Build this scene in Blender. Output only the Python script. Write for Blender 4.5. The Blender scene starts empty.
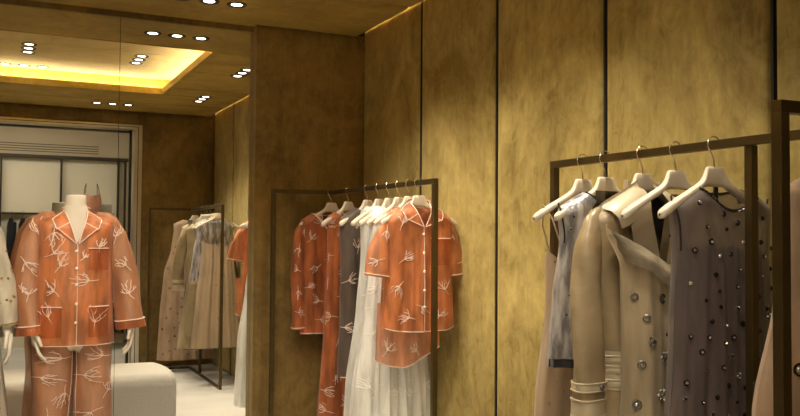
import bpy, bmesh, math, random
from mathutils import Vector, Matrix, Euler
random.seed(7)
PI = math.pi
C = bpy.context.scene.collection
SC = bpy.context.scene

# ------------------------------------------------------------------ dimensions (metres)
CAMH = 1.36
F = 844.4; YAW = .4481; PITCH = .0344; ROLL = .0073
W = 2.11          # right wall plane
D = 4.917         # velvet wall beside the mirror
DM = 4.99         # mirror plane
YB = .985        # wall with the shop opening
H = CAMH + 1.272  # ceiling
GAP = .035
XM = 1.405        # right edge of the mirror
XL = -2.7         # left wall
PW = .779         # width of a velvet panel
YS = -1.40        # shelving wall of the other room

_F = Vector((math.sin(YAW)*math.cos(PITCH), math.cos(YAW)*math.cos(PITCH), math.sin(PITCH)))
_R0 = Vector((math.cos(YAW), -math.sin(YAW), 0))
_U0 = _R0.cross(_F)
_R = math.cos(ROLL)*_R0 + math.sin(ROLL)*_U0
_U = -math.sin(ROLL)*_R0 + math.cos(ROLL)*_U0

def bar_y(px, X):
    return X / math.tan(math.atan((px-400)/F) + YAW)

# ------------------------------------------------------------------ materials
def new_mat(name):
    m = bpy.data.materials.new(name); m.use_nodes = True
    nt = m.node_tree
    return m, nt, nt.nodes['Principled BSDF']
def setp(b, **k):
    for n, v in k.items():
        n = n.replace('_', ' ')
        for i in b.inputs:
            if i.name.lower() == n.lower():
                i.default_value = v if not (isinstance(v, tuple) and len(v) == 3) else (*v, 1)
def plain(name, col, rough=.5, var=.12, scale=30, bump=0, **k):
    m, nt, b = new_mat(name)
    setp(b, Roughness=rough, **k)
    tc = nt.nodes.new('ShaderNodeTexCoord')
    n = nt.nodes.new('ShaderNodeTexNoise'); n.inputs['Scale'].default_value = scale; n.inputs['Detail'].default_value = 4
    nt.links.new(tc.outputs['Object'], n.inputs['Vector'])
    r = nt.nodes.new('ShaderNodeValToRGB')
    r.color_ramp.elements[0].position = .3; r.color_ramp.elements[1].position = .7
    r.color_ramp.elements[0].color = (*[c*(1-var) for c in col], 1)
    r.color_ramp.elements[1].color = (*[min(1, c*(1+var)) for c in col], 1)
    nt.links.new(n.outputs['Fac'], r.inputs['Fac']); nt.links.new(r.outputs['Color'], b.inputs['Base Color'])
    if bump:
        bp = nt.nodes.new('ShaderNodeBump'); bp.inputs['Strength'].default_value = bump; bp.inputs['Distance'].default_value = .01
        nt.links.new(n.outputs['Fac'], bp.inputs['Height']); nt.links.new(bp.outputs['Normal'], b.inputs['Normal'])
    return m
def velvet(name, c_dark, c_light, grain=(6, 6, .5), sheen=.35):
    """brushed velvet: nap brushed into soft patches, fine vertical streaks"""
    m, nt, b = new_mat(name)
    setp(b, Roughness=.75, Sheen_Weight=sheen, Sheen_Roughness=.4)
    b.inputs['Sheen Tint'].default_value = (1, .82, .5, 1)
    L = nt.links
    tc = nt.nodes.new('ShaderNodeTexCoord')
    geo = nt.nodes.new('ShaderNodeNewGeometry')
    def mapn(s):
        mp = nt.nodes.new('ShaderNodeMapping'); mp.inputs['Scale'].default_value = s
        L.new(geo.outputs['Position'], mp.inputs['Vector']); return mp
    n1 = nt.nodes.new('ShaderNodeTexNoise'); n1.inputs['Scale'].default_value = 2.1; n1.inputs['Detail'].default_value = 6
    n1.inputs['Roughness'].default_value = .62; n1.inputs['Distortion'].default_value = .9
    L.new(mapn((1, 1, .8)).outputs[0], n1.inputs['Vector'])
    n2 = nt.nodes.new('ShaderNodeTexNoise'); n2.inputs['Scale'].default_value = 9; n2.inputs['Detail'].default_value = 6
    n2.inputs['Roughness'].default_value = .7
    L.new(mapn(grain).outputs[0], n2.inputs['Vector'])
    n3 = nt.nodes.new('ShaderNodeTexNoise'); n3.inputs['Scale'].default_value = 14; n3.inputs['Detail'].default_value = 5
    n3.inputs['Roughness'].default_value = .7; n3.inputs['Distortion'].default_value = 1.2
    L.new(mapn((1, 1, .7)).outputs[0], n3.inputs['Vector'])
    def math_(op, a, bb):
        q = nt.nodes.new('ShaderNodeMath'); q.operation = op
        for i, s in enumerate((a, bb)):
            if isinstance(s, (int, float)): q.inputs[i].default_value = s
            else: L.new(s, q.inputs[i])
        return q.outputs[0]
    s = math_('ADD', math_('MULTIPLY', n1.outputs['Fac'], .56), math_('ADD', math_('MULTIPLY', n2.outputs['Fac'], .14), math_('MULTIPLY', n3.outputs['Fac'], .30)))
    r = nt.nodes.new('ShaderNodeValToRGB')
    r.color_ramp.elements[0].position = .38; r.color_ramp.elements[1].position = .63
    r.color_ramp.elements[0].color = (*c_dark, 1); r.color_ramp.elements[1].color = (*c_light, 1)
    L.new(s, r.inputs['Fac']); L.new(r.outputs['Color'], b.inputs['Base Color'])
    bp = nt.nodes.new('ShaderNodeBump'); bp.inputs['Strength'].default_value = .25; bp.inputs['Distance'].default_value = .01
    L.new(s, bp.inputs['Height']); L.new(bp.outputs['Normal'], b.inputs['Normal'])
    return m
def sheer(name, col, alpha=.8, rough=.45, var=.15, scale=18, sheen=.2, trans=.25, metallic=0):
    """thin woven cloth: some light passes between the threads, some through them"""
    m, nt, b = new_mat(name)
    L = nt.links
    setp(b, Roughness=rough, Sheen_Weight=sheen, Metallic=metallic)
    tc = nt.nodes.new('ShaderNodeTexCoord')
    n = nt.nodes.new('ShaderNodeTexNoise'); n.inputs['Scale'].default_value = scale; n.inputs['Detail'].default_value = 5
    mp = nt.nodes.new('ShaderNodeMapping'); mp.inputs['Scale'].default_value = (1, 1, .25)
    L.new(tc.outputs['Object'], mp.inputs['Vector']); L.new(mp.outputs[0], n.inputs['Vector'])
    r = nt.nodes.new('ShaderNodeValToRGB'); r.color_ramp.elements[0].position = .4; r.color_ramp.elements[1].position = .6
    r.color_ramp.elements[0].color = (*[c*(1-var) for c in col], 1); r.color_ramp.elements[1].color = (*[min(1, c*(1+var)) for c in col], 1)
    L.new(n.outputs['Fac'], r.inputs['Fac']); L.new(r.outputs['Color'], b.inputs['Base Color'])
    tl = nt.nodes.new('ShaderNodeBsdfTranslucent'); L.new(r.outputs['Color'], tl.inputs['Color'])
    mx = nt.nodes.new('ShaderNodeMixShader'); mx.inputs[0].default_value = trans
    L.new(b.outputs[0], mx.inputs[1]); L.new(tl.outputs[0], mx.inputs[2])
    tr = nt.nodes.new('ShaderNodeBsdfTransparent'); tr.inputs['Color'].default_value = (1, 1, 1, 1)
    m2 = nt.nodes.new('ShaderNodeMixShader'); m2.inputs[0].default_value = alpha
    L.new(tr.outputs[0], m2.inputs[1]); L.new(mx.outputs[0], m2.inputs[2])
    out = [x for x in nt.nodes if x.type == 'OUTPUT_MATERIAL'][0]
    L.new(m2.outputs[0], out.inputs['Surface'])
    bp = nt.nodes.new('ShaderNodeBump'); bp.inputs['Strength'].default_value = .55; bp.inputs['Distance'].default_value = .012
    L.new(n.outputs['Fac'], bp.inputs['Height']); L.new(bp.outputs['Normal'], b.inputs['Normal'])
    return m
def emit(name, col, s):
    m, nt, b = new_mat(name)
    setp(b, Base_Color=(.8, .8, .8), Emission_Color=col, Emission_Strength=s)
    return m

VEL = velvet('velvet_gold', (.19, .128, .022), (.52, .405, .135))
VEL_C = velvet('velvet_ceiling', (.28, .175, .020), (.56, .385, .070), grain=(.5, 5, 1))
VEL_T = velvet('velvet_tray', (.42, .32, .14), (.62, .52, .28))
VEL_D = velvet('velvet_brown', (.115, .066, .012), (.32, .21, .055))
FLOORM = plain('floor_pale', (.60, .58, .55), .55, .10, 2.2, 0)
DARK = plain('dark_gap', (.02, .014, .007), .8)
DBRONZE = plain('dark_bronze_metal', (.05, .038, .022), .4, .12, 12, Metallic=.4)
SLOTM = plain('slot_shade', (.16, .125, .08), .8)
BRONZE = plain('bronze_metal', (.105, .074, .028), .36, .12, 12, Metallic=.75)
MIRROR, _nt, _b = new_mat('mirror_glass'); setp(_b, Base_Color=(.90, .91, .88), Metallic=1.0, Roughness=.0)
CHAMP = plain('champagne_metal', (.68, .63, .52), .34, .05, 5, Metallic=.9)
CREAMW = plain('cream_panel', (.72, .66, .52), .6, .05, 1.5)
BULK = plain('bulkhead_paint', (.50, .42, .30), .7, .05, 1.5)
BLACKM = plain('black_metal', (.02, .018, .016), .4)
BLACKC = plain('black_cloth', (.005, .005, .006), .9)
BLACKL = plain('black_leather', (.015, .014, .014), .35)
HANG = plain('hanger_paint', (.66, .575, .455), .42, .03, 6)
WIRE = plain('hook_metal', (.70, .62, .50), .22, .03, 6, Metallic=1)
MANN = plain('mannequin_paint', (.68, .63, .54), .5, .03, 5)
BOUCLE = plain('bench_boucle', (.74, .71, .66), .9, .06, 160, .5)
TRIMB = plain('downlight_black', (.012, .01, .008), .35)
LENS = emit('downlight_lens', (1, .93, .80), 5)
LEDM = emit('led_strip', (1, .88, .62), 46)
LEDW = emit('wall_led_strip', (1, .72, .26), 12)
FILLM = emit('added_panel_glow', (1, .9, .72), 4.2)

ORG = sheer('orange_organza', (.64, .225, .082), .72, var=.32)  # stronger tone variation paints the organza sheen into the colour
ORGS = sheer('sleeve_organza', (.62, .27, .13), .62)
ORG2 = sheer('rust_organza', (.48, .14, .045), .84, var=.28)
ORGT = sheer('orange_trouser_organza', (.60, .27, .14), .62)
ORGD = sheer('orange_pocket_organza', (.52, .13, .035), .5)
EMBR = plain('pink_white_thread', (.74, .57, .49), .6, .04, 40)
PIPE = plain('pink_white_piping', (.85, .68, .60), .5, .03, 20)
BTN = plain('pearl_button', (.85, .80, .74), .25, .04, 20)
BROWNS = sheer('grey_brown_organza', (.135, .10, .082), .80)
WHITES = sheer('white_organza', (.90, .89, .85), .80)
WHITEO = sheer('white_silk', (.92, .92, .90), .95)
WEMB = plain('white_thread', (.88, .88, .85), .5, .03, 40)
SILV = sheer('silver_blue_lame', (.52, .50, .51), .96, .30, .5, 30, metallic=.5)  # wide tone swing paints the shimmer of the creases into the colour
BLUSH = sheer('blush_silk', (.48, .365, .25), .93, .33, .12, 10)
BLUSHT = sheer('blush_tulle', (.55, .36, .25), .75, .4, .2, 10)
TAN = plain('tan_leather', (.31, .235, .135), .36, .22, 9, .9)
TANL = plain('tan_leather_lit_collar', (.50, .42, .29), .38, .10, 12, .4)  # lamp light on the collar put into a paler tan; belt and cuffs share it
TAND = plain('coat_lining', (.10, .075, .045), .7)
TAUPE = sheer('taupe_organza', (.50, .40, .26), .90, .45, .2, 14)
PLUM = sheer('plum_grey_organza', (.17, .128, .122), .72)
PLUMD = sheer('plum_grey_lining', (.075, .055, .055), .93)
PEACH = sheer('peach_organza', (.53, .375, .255), .9)
JEWB = plain('black_bead', (.012, .010, .012), .15, .05, 10, Metallic=.3)
JEWS = plain('silver_bead', (.75, .74, .70), .15, .05, 10, Metallic=.9)
JEWG = plain('grey_bead', (.20, .18, .16), .25, .1, 10, Metallic=.5)
BLKTRIM = plain('black_trim', (.015, .013, .015), .5)
IVORY = sheer('ivory_cloth', (.60, .55, .45), .97, .6)
GOLDB = plain('gold_bead', (.75, .60, .32), .2, .05, 10, Metallic=.9)

# ------------------------------------------------------------------ mesh helpers
class MB:
    def __init__(s): s.v = []; s.f = []; s.mi = []
    def add(s, vs, fs, mi=0):
        o = len(s.v); s.v += [tuple(v) for v in vs]
        s.f += [tuple(i+o for i in f) for f in fs]; s.mi += [mi]*len(fs); return s
    def box(s, x0, x1, y0, y1, z0, z1, mi=0):
        v = [(x, y, z) for x in (x0, x1) for y in (y0, y1) for z in (z0, z1)]
        return s.add(v, [(0,1,3,2),(4,6,7,5),(0,4,5,1),(2,3,7,6),(0,2,6,4),(1,5,7,3)], mi)
    def grid(s, fn, nu, nv, mi=0, closeu=False):
        vs = [fn(i/nu, j/nv) for j in range(nv+1) for i in range(nu+(0 if closeu else 1))]
        w = nu + (0 if closeu else 1); fs = []
        for j in range(nv):
            for i in range(nu):
                a = j*w+i; b = j*w+(i+1) % w if closeu else j*w+i+1
                fs.append((a, b, b+w, a+w))
        return s.add(vs, fs, mi)
    def tube(s, pts, r, n=8, mi=0, caps=True):
        pts = [Vector(p) for p in pts]; k = len(pts)
        rr = r if isinstance(r, (list, tuple)) else [r]*k
        vs = []; ref = None
        for i, p in enumerate(pts):
            t = (pts[min(i+1, k-1)] - pts[max(i-1, 0)])
            if t.length < 1e-9: t = Vector((0, 0, 1))
            t.normalize()
            if ref is None:
                ref = Vector((0, 0, 1)) if abs(t.z) < .9 else Vector((1, 0, 0))
            a = (ref - t*ref.dot(t)); a.normalize(); ref = a; b = t.cross(a)
            for q in range(n):
                an = 2*PI*q/n; vs.append(p + a*math.cos(an)*rr[i] + b*math.sin(an)*rr[i])
        fs = [(i*n+q, i*n+(q+1) % n, (i+1)*n+(q+1) % n, (i+1)*n+q) for i in range(k-1) for q in range(n)]
        if caps: fs += [tuple(range(n-1, -1, -1)), tuple(range((k-1)*n, k*n))]
        return s.add(vs, fs, mi)
    def disc(s, c, nrm, r, h=.002, mi=0, n=8):
        c = Vector(c); nrm = Vector(nrm).normalized()
        a = nrm.orthogonal().normalized(); b = nrm.cross(a)
        vs = [c + a*math.cos(2*PI*i/n)*r + b*math.sin(2*PI*i/n)*r for i in range(n)]
        vs += [c + nrm*h + a*math.cos(2*PI*i/n)*r*.6 + b*math.sin(2*PI*i/n)*r*.6 for i in range(n)]
        fs = [(i, (i+1) % n, n+(i+1) % n, n+i) for i in range(n)] + [tuple(range(n, 2*n))]
        return s.add(vs, fs, mi)
    def ring(s, c, nrm, r, w, mi=0, n=10):
        c = Vector(c); nrm = Vector(nrm).normalized()
        a = nrm.orthogonal().normalized(); b = nrm.cross(a)
        pts = [c + (a*math.cos(2*PI*i/n) + b*math.sin(2*PI*i/n))*r for i in range(n+1)]
        return s.tube(pts, w, 5, mi, caps=False)
    def build(s, name, mats, parent=None, smooth=True, bevel=0):
        me = bpy.data.meshes.new(name); me.from_pydata(s.v, [], s.f)
        if not isinstance(mats, (list, tuple)): mats = [mats]
        for m in mats: me.materials.append(m)
        me.polygons.foreach_set('material_index', s.mi)
        me.polygons.foreach_set('use_smooth', [smooth]*len(me.polygons))
        me.update()
        if smooth:
            bm = bmesh.new(); bm.from_mesh(me)
            for e in bm.edges:
                if len(e.link_faces) == 2 and e.calc_face_angle(0) > math.radians(50): e.smooth = False
            bm.to_mesh(me); bm.free()
        o = bpy.data.objects.new(name, me); C.objects.link(o)
        if parent is not None: o.parent = parent
        if bevel:
            b = o.modifiers.new('bevel', 'BEVEL'); b.width = bevel; b.segments = 3; b.limit_method = 'ANGLE'
        return o
def struct(o): o['kind'] = 'structure'; return o
def tag(o, label, cat, group=None):
    o['label'] = label; o['category'] = cat
    if group: o['group'] = group
    return o
def thing(name, label, cat, loc=(0, 0, 0), rz=0, group=None):
    o = bpy.data.objects.new(name, None); C.objects.link(o); o.empty_display_size = .1
    o.location = loc; o.rotation_euler = (0, 0, rz)
    return tag(o, label, cat, group)
def lerp(tab, z):
    """tab: (key, a, b...) sorted by descending key; smooth interpolation"""
    if z >= tab[0][0]: return tab[0][1:]
    for p, q in zip(tab, tab[1:]):
        if z >= q[0]:
            t = (p[0]-z)/(p[0]-q[0]); t = t*t*(3-2*t)*.5 + t*.5
            return tuple(a+(b-a)*t for a, b in zip(p[1:], q[1:]))
    return tab[-1][1:]

# ================================================================== THE ROOM
# floor
struct(MB().box(XL-.2, W+.2, YS-.2, DM+.6, -.1, 0).build('floor', FLOORM, smooth=False))
# right wall: base slab + padded velvet panels
wr = struct(MB().box(W+.03, W+.15, YB-.1, DM+.3, 0, H+.16).build('wall_right', DARK, smooth=False))
y = D; k = 0
def pad(x0, x1, y0, y1, z0, z1, axis, name, mat, parent, bulge=.012):
    """an upholstered panel whose face bulges gently away from the wall"""
    mb = MB()
    n = 12
    def prof(t):
        e = min(t, 1-t); return min(1, (e/.035))**.5 if e < .035 else 1
    if axis == 'x':       # face looks to -x
        def fn(u, v):
            uu = .5-.5*math.cos(PI*u); 
            yy = y0+(y1-y0)*u2(u); zz = z0+(z1-z0)*u2(v)
            return (x1-(x1-x0)*prof2(u2(u), y1-y0)*prof2(u2(v), z1-z0), yy, zz)
        mb.grid(fn, 20, 20)
    elif axis == 'y':
        def fn(u, v):
            xx = x0+(x1-x0)*u2(u); zz = z0+(z1-z0)*u2(v)
            return (xx, y1-(y1-y0)*prof2(u2(u), x1-x0)*prof2(u2(v), z1-z0), zz)
        mb.grid(fn, 20, 20)
    else:                 # looks down
        def fn(u, v):
            xx = x0+(x1-x0)*u2(u); yy = y0+(y1-y0)*u2(v)
            return (xx, yy, z1-(z1-z0)*prof2(u2(u), x1-x0)*prof2(u2(v), y1-y0))
        mb.grid(fn, 20, 20)
    return mb.build(name, mat, parent)
SP = [0, .004, .010, .018, .035, .08, .18, .3, .4, .47, .5]
def u2(t):
    """non uniform spacing: dense near both edges"""
    q = min(t, 1-t)*20; i = min(int(q), 9); s = SP[i]+(SP[i+1]-SP[i])*(q-i)
    return s if t <= .5 else 1-s
def prof2(t, L):
    e = min(t, 1-t)*L
    r = .028
    return 1 if e >= r else math.sqrt(max(0, 1-((r-e)/r)**2))
y = D+.03
while y > YB+.02:
    y0 = max(y-PW-(.03 if y > D else 0), YB)
    pad(W-.004, W+.035, y0+.005, y-.005, .0, H+.14, 'x', 'velvet_panel', VEL, wr)
    if y0 > YB+.05: MB().box(W+.001, W+.034, y0-.0045, y0+.0045, 0, H+.14).build('seam_strip', DARK, wr, smooth=False)
    y = y0
# velvet wall beside the mirror, with its reveal
wb = struct(MB().box(XM, W+.03, D+.035, DM+.2, 0, H+.02).build('wall_back', DARK, smooth=False))
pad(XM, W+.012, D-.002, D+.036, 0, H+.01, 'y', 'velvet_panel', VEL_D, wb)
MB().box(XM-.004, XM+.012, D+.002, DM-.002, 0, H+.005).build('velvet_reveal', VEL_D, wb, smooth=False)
# mirror: three tall sheets over the rest of the wall
mr = thing('wall_mirror', 'tall wall mirror in sheets reflecting the velvet shop interior', 'mirror', (0, DM, 0))
seam_x = DM*math.tan(math.atan((116.8-400)/F)+YAW)
for a, b in ((XL, seam_x-.80), (seam_x-.80+.0025, seam_x), (seam_x+.0025, XM-.004)):
    MB().box(a, b, 0, .006, .005, H-.034).build('mirror_sheet', MIRROR, mr, smooth=False)
MB().box(XL, XM, .008, .05, 0, H).build('backing_board', DARK, mr, smooth=False)
struct(MB().box(XL, XM-.004, DM-.012, DM+.008, H-.034, H).build('trim_shade_band', VEL_D, smooth=False))  # dark strip standing in for the shadowed band above the mirror
# left wall
wl = struct(MB().box(XL-.15, XL-.03, YB-.1, DM+.3, 0, H+.02).build('wall_left', DARK, smooth=False))
yy = YB
for i in range(5):
    q = (DM-YB)/5
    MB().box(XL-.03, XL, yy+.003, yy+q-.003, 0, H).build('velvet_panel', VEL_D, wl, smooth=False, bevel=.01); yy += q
# front wall (behind the camera side) with the wide opening
OX0, OX1, OZ = -1.9, 1.365, CAMH+1.135
wf = struct(MB().box(OX1+.0, W+.03, YB-.16, YB-.01, 0, H+.02).box(XL, OX0, YB-.16, YB-.01, 0, H+.02).box(OX0, OX1, YB-.16, YB-.01, OZ, H+.02).build('wall_front', VEL_D, smooth=False))
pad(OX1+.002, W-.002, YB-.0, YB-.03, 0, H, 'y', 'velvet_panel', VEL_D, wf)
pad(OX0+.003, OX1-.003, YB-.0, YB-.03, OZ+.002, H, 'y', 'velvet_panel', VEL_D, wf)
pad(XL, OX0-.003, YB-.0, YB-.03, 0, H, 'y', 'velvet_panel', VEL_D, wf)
# metal lining of the opening
d1 = struct(MB().box(OX1-.075, OX1, YB-.17, YB+.008, 0, OZ).box(OX0, OX0+.075, YB-.17, YB+.008, 0, OZ)
    .box(OX0+.075, OX1-.075, YB-.17, YB+.008, OZ-.045, OZ).build('door_1', CHAMP, smooth=False, bevel=.003))
MB().box(OX1-.115, OX1-.090, YB-.14, YB-.09, 0, OZ-.045).box(OX0+.09, OX0+.115, YB-.14, YB-.09, 0, OZ-.045)\
    .box(OX0+.09, OX1-.09, YB-.14, YB-.09, OZ-.075, OZ-.055).build('door_stop', BLACKM, d1, smooth=False)
MB().box(OX1-.045, OX1-.038, YB-.165, YB+.010, 0, OZ-.02).box(OX0+.04, OX1-.04, YB-.165, YB+.010, OZ-.026, OZ-.02).build('shadow_line', BLACKM, d1, smooth=False)

# ceiling with a recessed tray
TX0, TX1, TY0, TY1 = -1.9, 1.348, 2.208, 4.178
TH = .15; LIP = .055; LEDGE = .10
ce = struct(MB().box(XL-.1, W+.12, YB-.16, DM+.1, H+.34, H+.38).build('ceiling', DARK, smooth=False))
def cpad(x0, x1, y0, y1):
    pad(x0+.002, x1-.002, y0+.0015, y1-.0015, H, H+.03, 'z', 'ceiling_velvet', VEL_C, ce)
XR = W-GAP
ybs = [YB, 1.65, TY0]
for a, b in zip(ybs, ybs[1:]): cpad(XL, XR, a, b)
ybs = [TY1, DM+.06]
for a, b in zip(ybs, ybs[1:]): cpad(XL, XR, a, b)
for a, b in ((TY0, 2.6), (2.6, 3.4), (3.4, TY1)):
    cpad(TX1, XR, a, b); cpad(XL, TX0, a, b)
# lip of the tray, its ledge and raised field
tray = MB()
tray.box(TX1-.004, TX1+.02, TY0-.02, TY1+.02, H, H+LIP).box(TX0-.02, TX0+.004, TY0-.02, TY1+.02, H, H+LIP)
tray.box(TX0, TX1, TY0-.02, TY0+.004, H, H+LIP).box(TX0, TX1, TY1-.004, TY1+.02, H, H+LIP)
tray.box(TX1, TX1+LEDGE+.02, TY0-LEDGE, TY1+LEDGE, H+.03, H+.04).box(TX0-LEDGE, TX0, TY0-LEDGE, TY1+LEDGE, H+.03, H+.04)
tray.box(TX0-LEDGE, TX1+LEDGE, TY0-LEDGE-.02, TY0, H+.03, H+.04).box(TX0-LEDGE, TX1+LEDGE, TY1, TY1+LEDGE+.02, H+.03, H+.04)
tray.box(TX1+LEDGE, TX1+LEDGE+.02, TY0-LEDGE, TY1+LEDGE, H+.03, H+TH).box(TX0-LEDGE-.02, TX0-LEDGE, TY0-LEDGE, TY1+LEDGE, H+.03, H+TH)
tray.box(TX0-LEDGE, TX1+LEDGE, TY0-LEDGE-.02, TY0-LEDGE, H+.03, H+TH).box(TX0-LEDGE, TX1+LEDGE, TY1+LEDGE, TY1+LEDGE+.02, H+.03, H+TH)
tray.build('tray_lip', VEL_C, ce, smooth=False)
a = TY0-LEDGE
while a < TY1+LEDGE-.01:
    b = min(a+.545, TY1+LEDGE)
    MB().box(TX0-LEDGE, TX1+LEDGE, a+.002, b-.002, H+TH, H+TH+.02).build('tray_velvet', VEL_T, ce, smooth=False)
    a = b
led = thing('cove_light_strip', 'warm light strip hidden on the ledge of the ceiling tray', 'cove light', ((TX0+TX1)/2, (TY0+TY1)/2, H+LIP-.01))
cx, cy, cz = led.location
e0, e1 = .045, .075
for bx in ((TX1+e0, TX1+e1, TY0, TY1), (TX0-e1, TX0-e0, TY0, TY1), (TX0, TX1, TY0-e1, TY0-e0), (TX0, TX1, TY1+e0, TY1+e1)):
    MB().box(bx[0]-cx, bx[1]-cx, bx[2]-cy, bx[3]-cy, -.004, .004).build('light_strip', LEDM, led, smooth=False)
# shadow gap at the right wall: trough with warm strip
MB().box(XR, W+.03, YB, D+.03, H+.15, H+.17).box(XR-.14, XR-.12, YB, D+.03, H+.03, H+.17).box(XR-.12, XR, YB, D+.03, H+.15, H+.17).box(XR-.12, XR+.0, YB, D+.03, H+.03, H+.034)\
    .build('gap_trough', VEL_C, ce, smooth=False)
o = MB().box(-.012, .012, -(D-YB)/2, (D-YB)/2, -.004, .004).build('gap_light_strip', LEDW, smooth=False)
o.location = (XR-.03, (D+YB)/2, H+.040); tag(o, 'warm light strip in the gap along the top of the right velvet wall', 'cove light')

# ---------------------------------------------------------------- downlights
def downlight(X, Y, Z, label, group, power=0, aim=None, size=1.0, ang=75, blend=1.0):
    t = thing('downlight', label, 'downlight', (X, Y, Z), 0, group)
    n = 24; mb = MB()
    prof = [(.030, -.001), (.036, -.003), (.052, -.005), (.056, -.001), (.056, .006)]
    mb.grid(lambda u, v: (lambda p: (p[0]*size*math.cos(2*PI*u), p[0]*size*math.sin(2*PI*u), p[1]))(prof[round(v*4)]), n, 4, closeu=True)
    mb.build('trim_ring', TRIMB, t)
    m2 = MB(); m2.add([(.0305*size*math.cos(2*PI*i/n), .0305*size*math.sin(2*PI*i/n), -.0015) for i in range(n)], [tuple(range(n))])
    m2.build('lens', LENS, t)
    if power:
        l = bpy.data.lights.new('spot', 'SPOT'); l.energy = power; l.color = (1, .88, .68); l.spot_size = math.radians(ang)
        l.spot_blend = blend; l.shadow_soft_size = .03
        lo = bpy.data.objects.new('spot_lamp', l); C.objects.link(lo); lo.parent = t; lo.location = (0, 0, -.012)
        d = Vector(aim)-Vector((X, Y, Z)); lo.rotation_euler = d.to_track_quat('-Z', 'Y').to_euler()
def row(pts, Z, where, group, power, aims, words, **k):
    for i, (p, wd) in enumerate(zip(pts, words)):
        downlight(p[0], p[1], Z, f'round black downlight, {wd} of {where}', group, power, aims[i], **k)
def solve_pt(px, py, z, mirrored=True):
    """point on a horizontal plane at height z that shows at that pixel, folded back through the mirror"""
    d = _F + _R*((px-400)/F) + _U*((208-py)/F)
    t = (z-CAMH)/d.z; X, Y = d.x*t, d.y*t
    return (X, 2*DM-Y) if mirrored else (X, Y)
WD = ('right one', 'middle one', 'left one')
G1 = 'triple downlights in the ceiling'
row([(1.179, 4.545), (1.027, 4.545), (.876, 4.545)], H, 'the row of three nearest the mirror', G1, 26,
    [(1.9, 4.0, .9), (1.0, 4.3, .9), (.45, 4.4, .7)], WD, ang=70)
row([(1.160, 1.41), (1.015, 1.41), (.87, 1.41)], H, 'the row of three by the shop opening', G1, 22,
    [(1.7, 1.9, .7), (1.1, 2.2, .3), (.8, 2.2, .2)], WD, ang=70)
FM = ('mirror end', 'middle one', 'far end')
row([(1.724, 3.67), (1.724, 3.53), (1.724, 3.39)], H, 'the three beside the right wall near the mirror', G1, 30,
    [(1.85, 4.25, .9), (1.84, 3.8, .8), (1.9, 2.9, .6)], FM, ang=62)
row([(1.724, 2.27), (1.724, 2.12), (1.724, 1.97)], H, 'the three above the jewelled dresses', G1, 30,
    [(1.9, 2.9, .6), (1.75, 2.2, .7), (1.7, 1.6, .8)], FM, ang=62)
HT = H+TH
row([(1.03, 3.08), (1.03, 2.93), (1.03, 2.78)], HT, 'the three in the right of the ceiling tray', G1, 55,
    [(1.85, 3.8, .9), (2.05, 2.9, .7), (1.8, 2.0, .9)], FM, ang=75)
row([(.21, 3.12), (.21, 2.97), (.21, 2.82)], HT, 'the three mid ceiling tray', G1, 58,
    [(.35, 4.4, 1.1), (1.7, 3.6, .8), (-.1, 4.3, 1.0)], FM, ang=55)
row([(.345, 2.24), (.20, 2.24), (.055, 2.24)], HT, 'the row of three at the tray edge', G1, 34,
    [(1.6, 3.6, .9), (.5, 4.3, 1.0), (.1, 4.3, 1.0)], WD, ang=55)

# ================================================================== THE OTHER ROOM (seen in the mirror through the opening)
ZS = H + .25
XO0, XO1 = -2.6, 1.78
wo = struct(MB().box(XO0, XO1, YS-.12, YS-.10, 0, ZS).box(XO1, XO1+.1, YS-.12, YB-.16, 0, ZS).box(XO0-.1, XO0, YS-.12, YB-.16, 0, ZS).build('wall_shelving_room', CREAMW, smooth=False))
struct(MB().box(XO0, XO1, YS-.12, YB-.16, ZS, ZS+.05).build('ceiling_shelving_room', BULK, smooth=False))
# bulkhead above the shelving, its lower edge curving forward
bk = MB()
def bulk(u, v):
    a = v*PI/2; return (XO0+(XO1-XO0)*u, YS-.02 + .32*(1-math.cos(a)), 2.62 + (ZS-2.62)*math.sin(a))
bk.grid(bulk, 2, 16).box(XO0, XO1, YS-.09, YS-.02, 2.34, 2.62)
bko = struct(bk.build('trim_1', BULK)); bko['label'] = 'brown curved bulkhead over the shelving'
t = thing('air_grille', 'slotted linear air grille in the bulkhead over the shelving', 'air grille', (.2, YS-.02, 2.44))
MB().box(-1.6, 1.0, -.001, .004, -.062, .062).build('grille_frame', BULK, t, smooth=False)
for i in range(4): MB().box(-1.59, .99, .003, .007, -.052+i*.030, -.040+i*.030).build('slot', SLOTM, t, smooth=False)
# shelving unit
sh = thing('shelving_unit', 'cream backed shelving unit with dark metal uprights seen in the mirror', 'shelving', (0, YS, 0))
MB().box(XO0, 1.56, -.09, -.07, .05, 2.33).build('back_panel', CREAMW, sh, smooth=False)
MB().box(XO0, 1.56, -.07, .02, 2.31, 2.35).build('top_rail', DBRONZE, sh, smooth=False, bevel=.003)
xs = [.065+.685*i for i in range(-3, 3)] + [1.52]
for x in xs: MB().box(x-.012, x+.012, -.05, .015, 0, 2.31).build('upright', DBRONZE, sh, smooth=False)
MB().box(XO0, .95, -.05, .01, 1.605, 1.63).build('hanging_rail', DBRONZE, sh, smooth=False)
for z in (.33, .55, .74, .87): MB().box(XO0, 1.5, -.07, .20, z, z+.022).build('shelf', CHAMP, sh, smooth=False)
for z in (.0,): MB().box(XO0, 1.5, -.07, .24, z, z+.12).build('plinth', CREAMW, sh, smooth=False)
# low counter with a camisole on a bust form
ct = thing('display_counter', 'grey cabinet with a lower front ledge in front of the shelving', 'cabinet', (1.02, YS+.50, 0))
CG = plain('counter_grey', (.36, .33, .27), .5)
MB().box(-.27, .27, -.22, .10, 0, 1.73).build('counter_body', CG, ct, smooth=False, bevel=.004)
MB().box(-.27, .27, .10, .36, 0, 1.62).build('front_ledge', CG, ct, smooth=False, bevel=.004)
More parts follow.
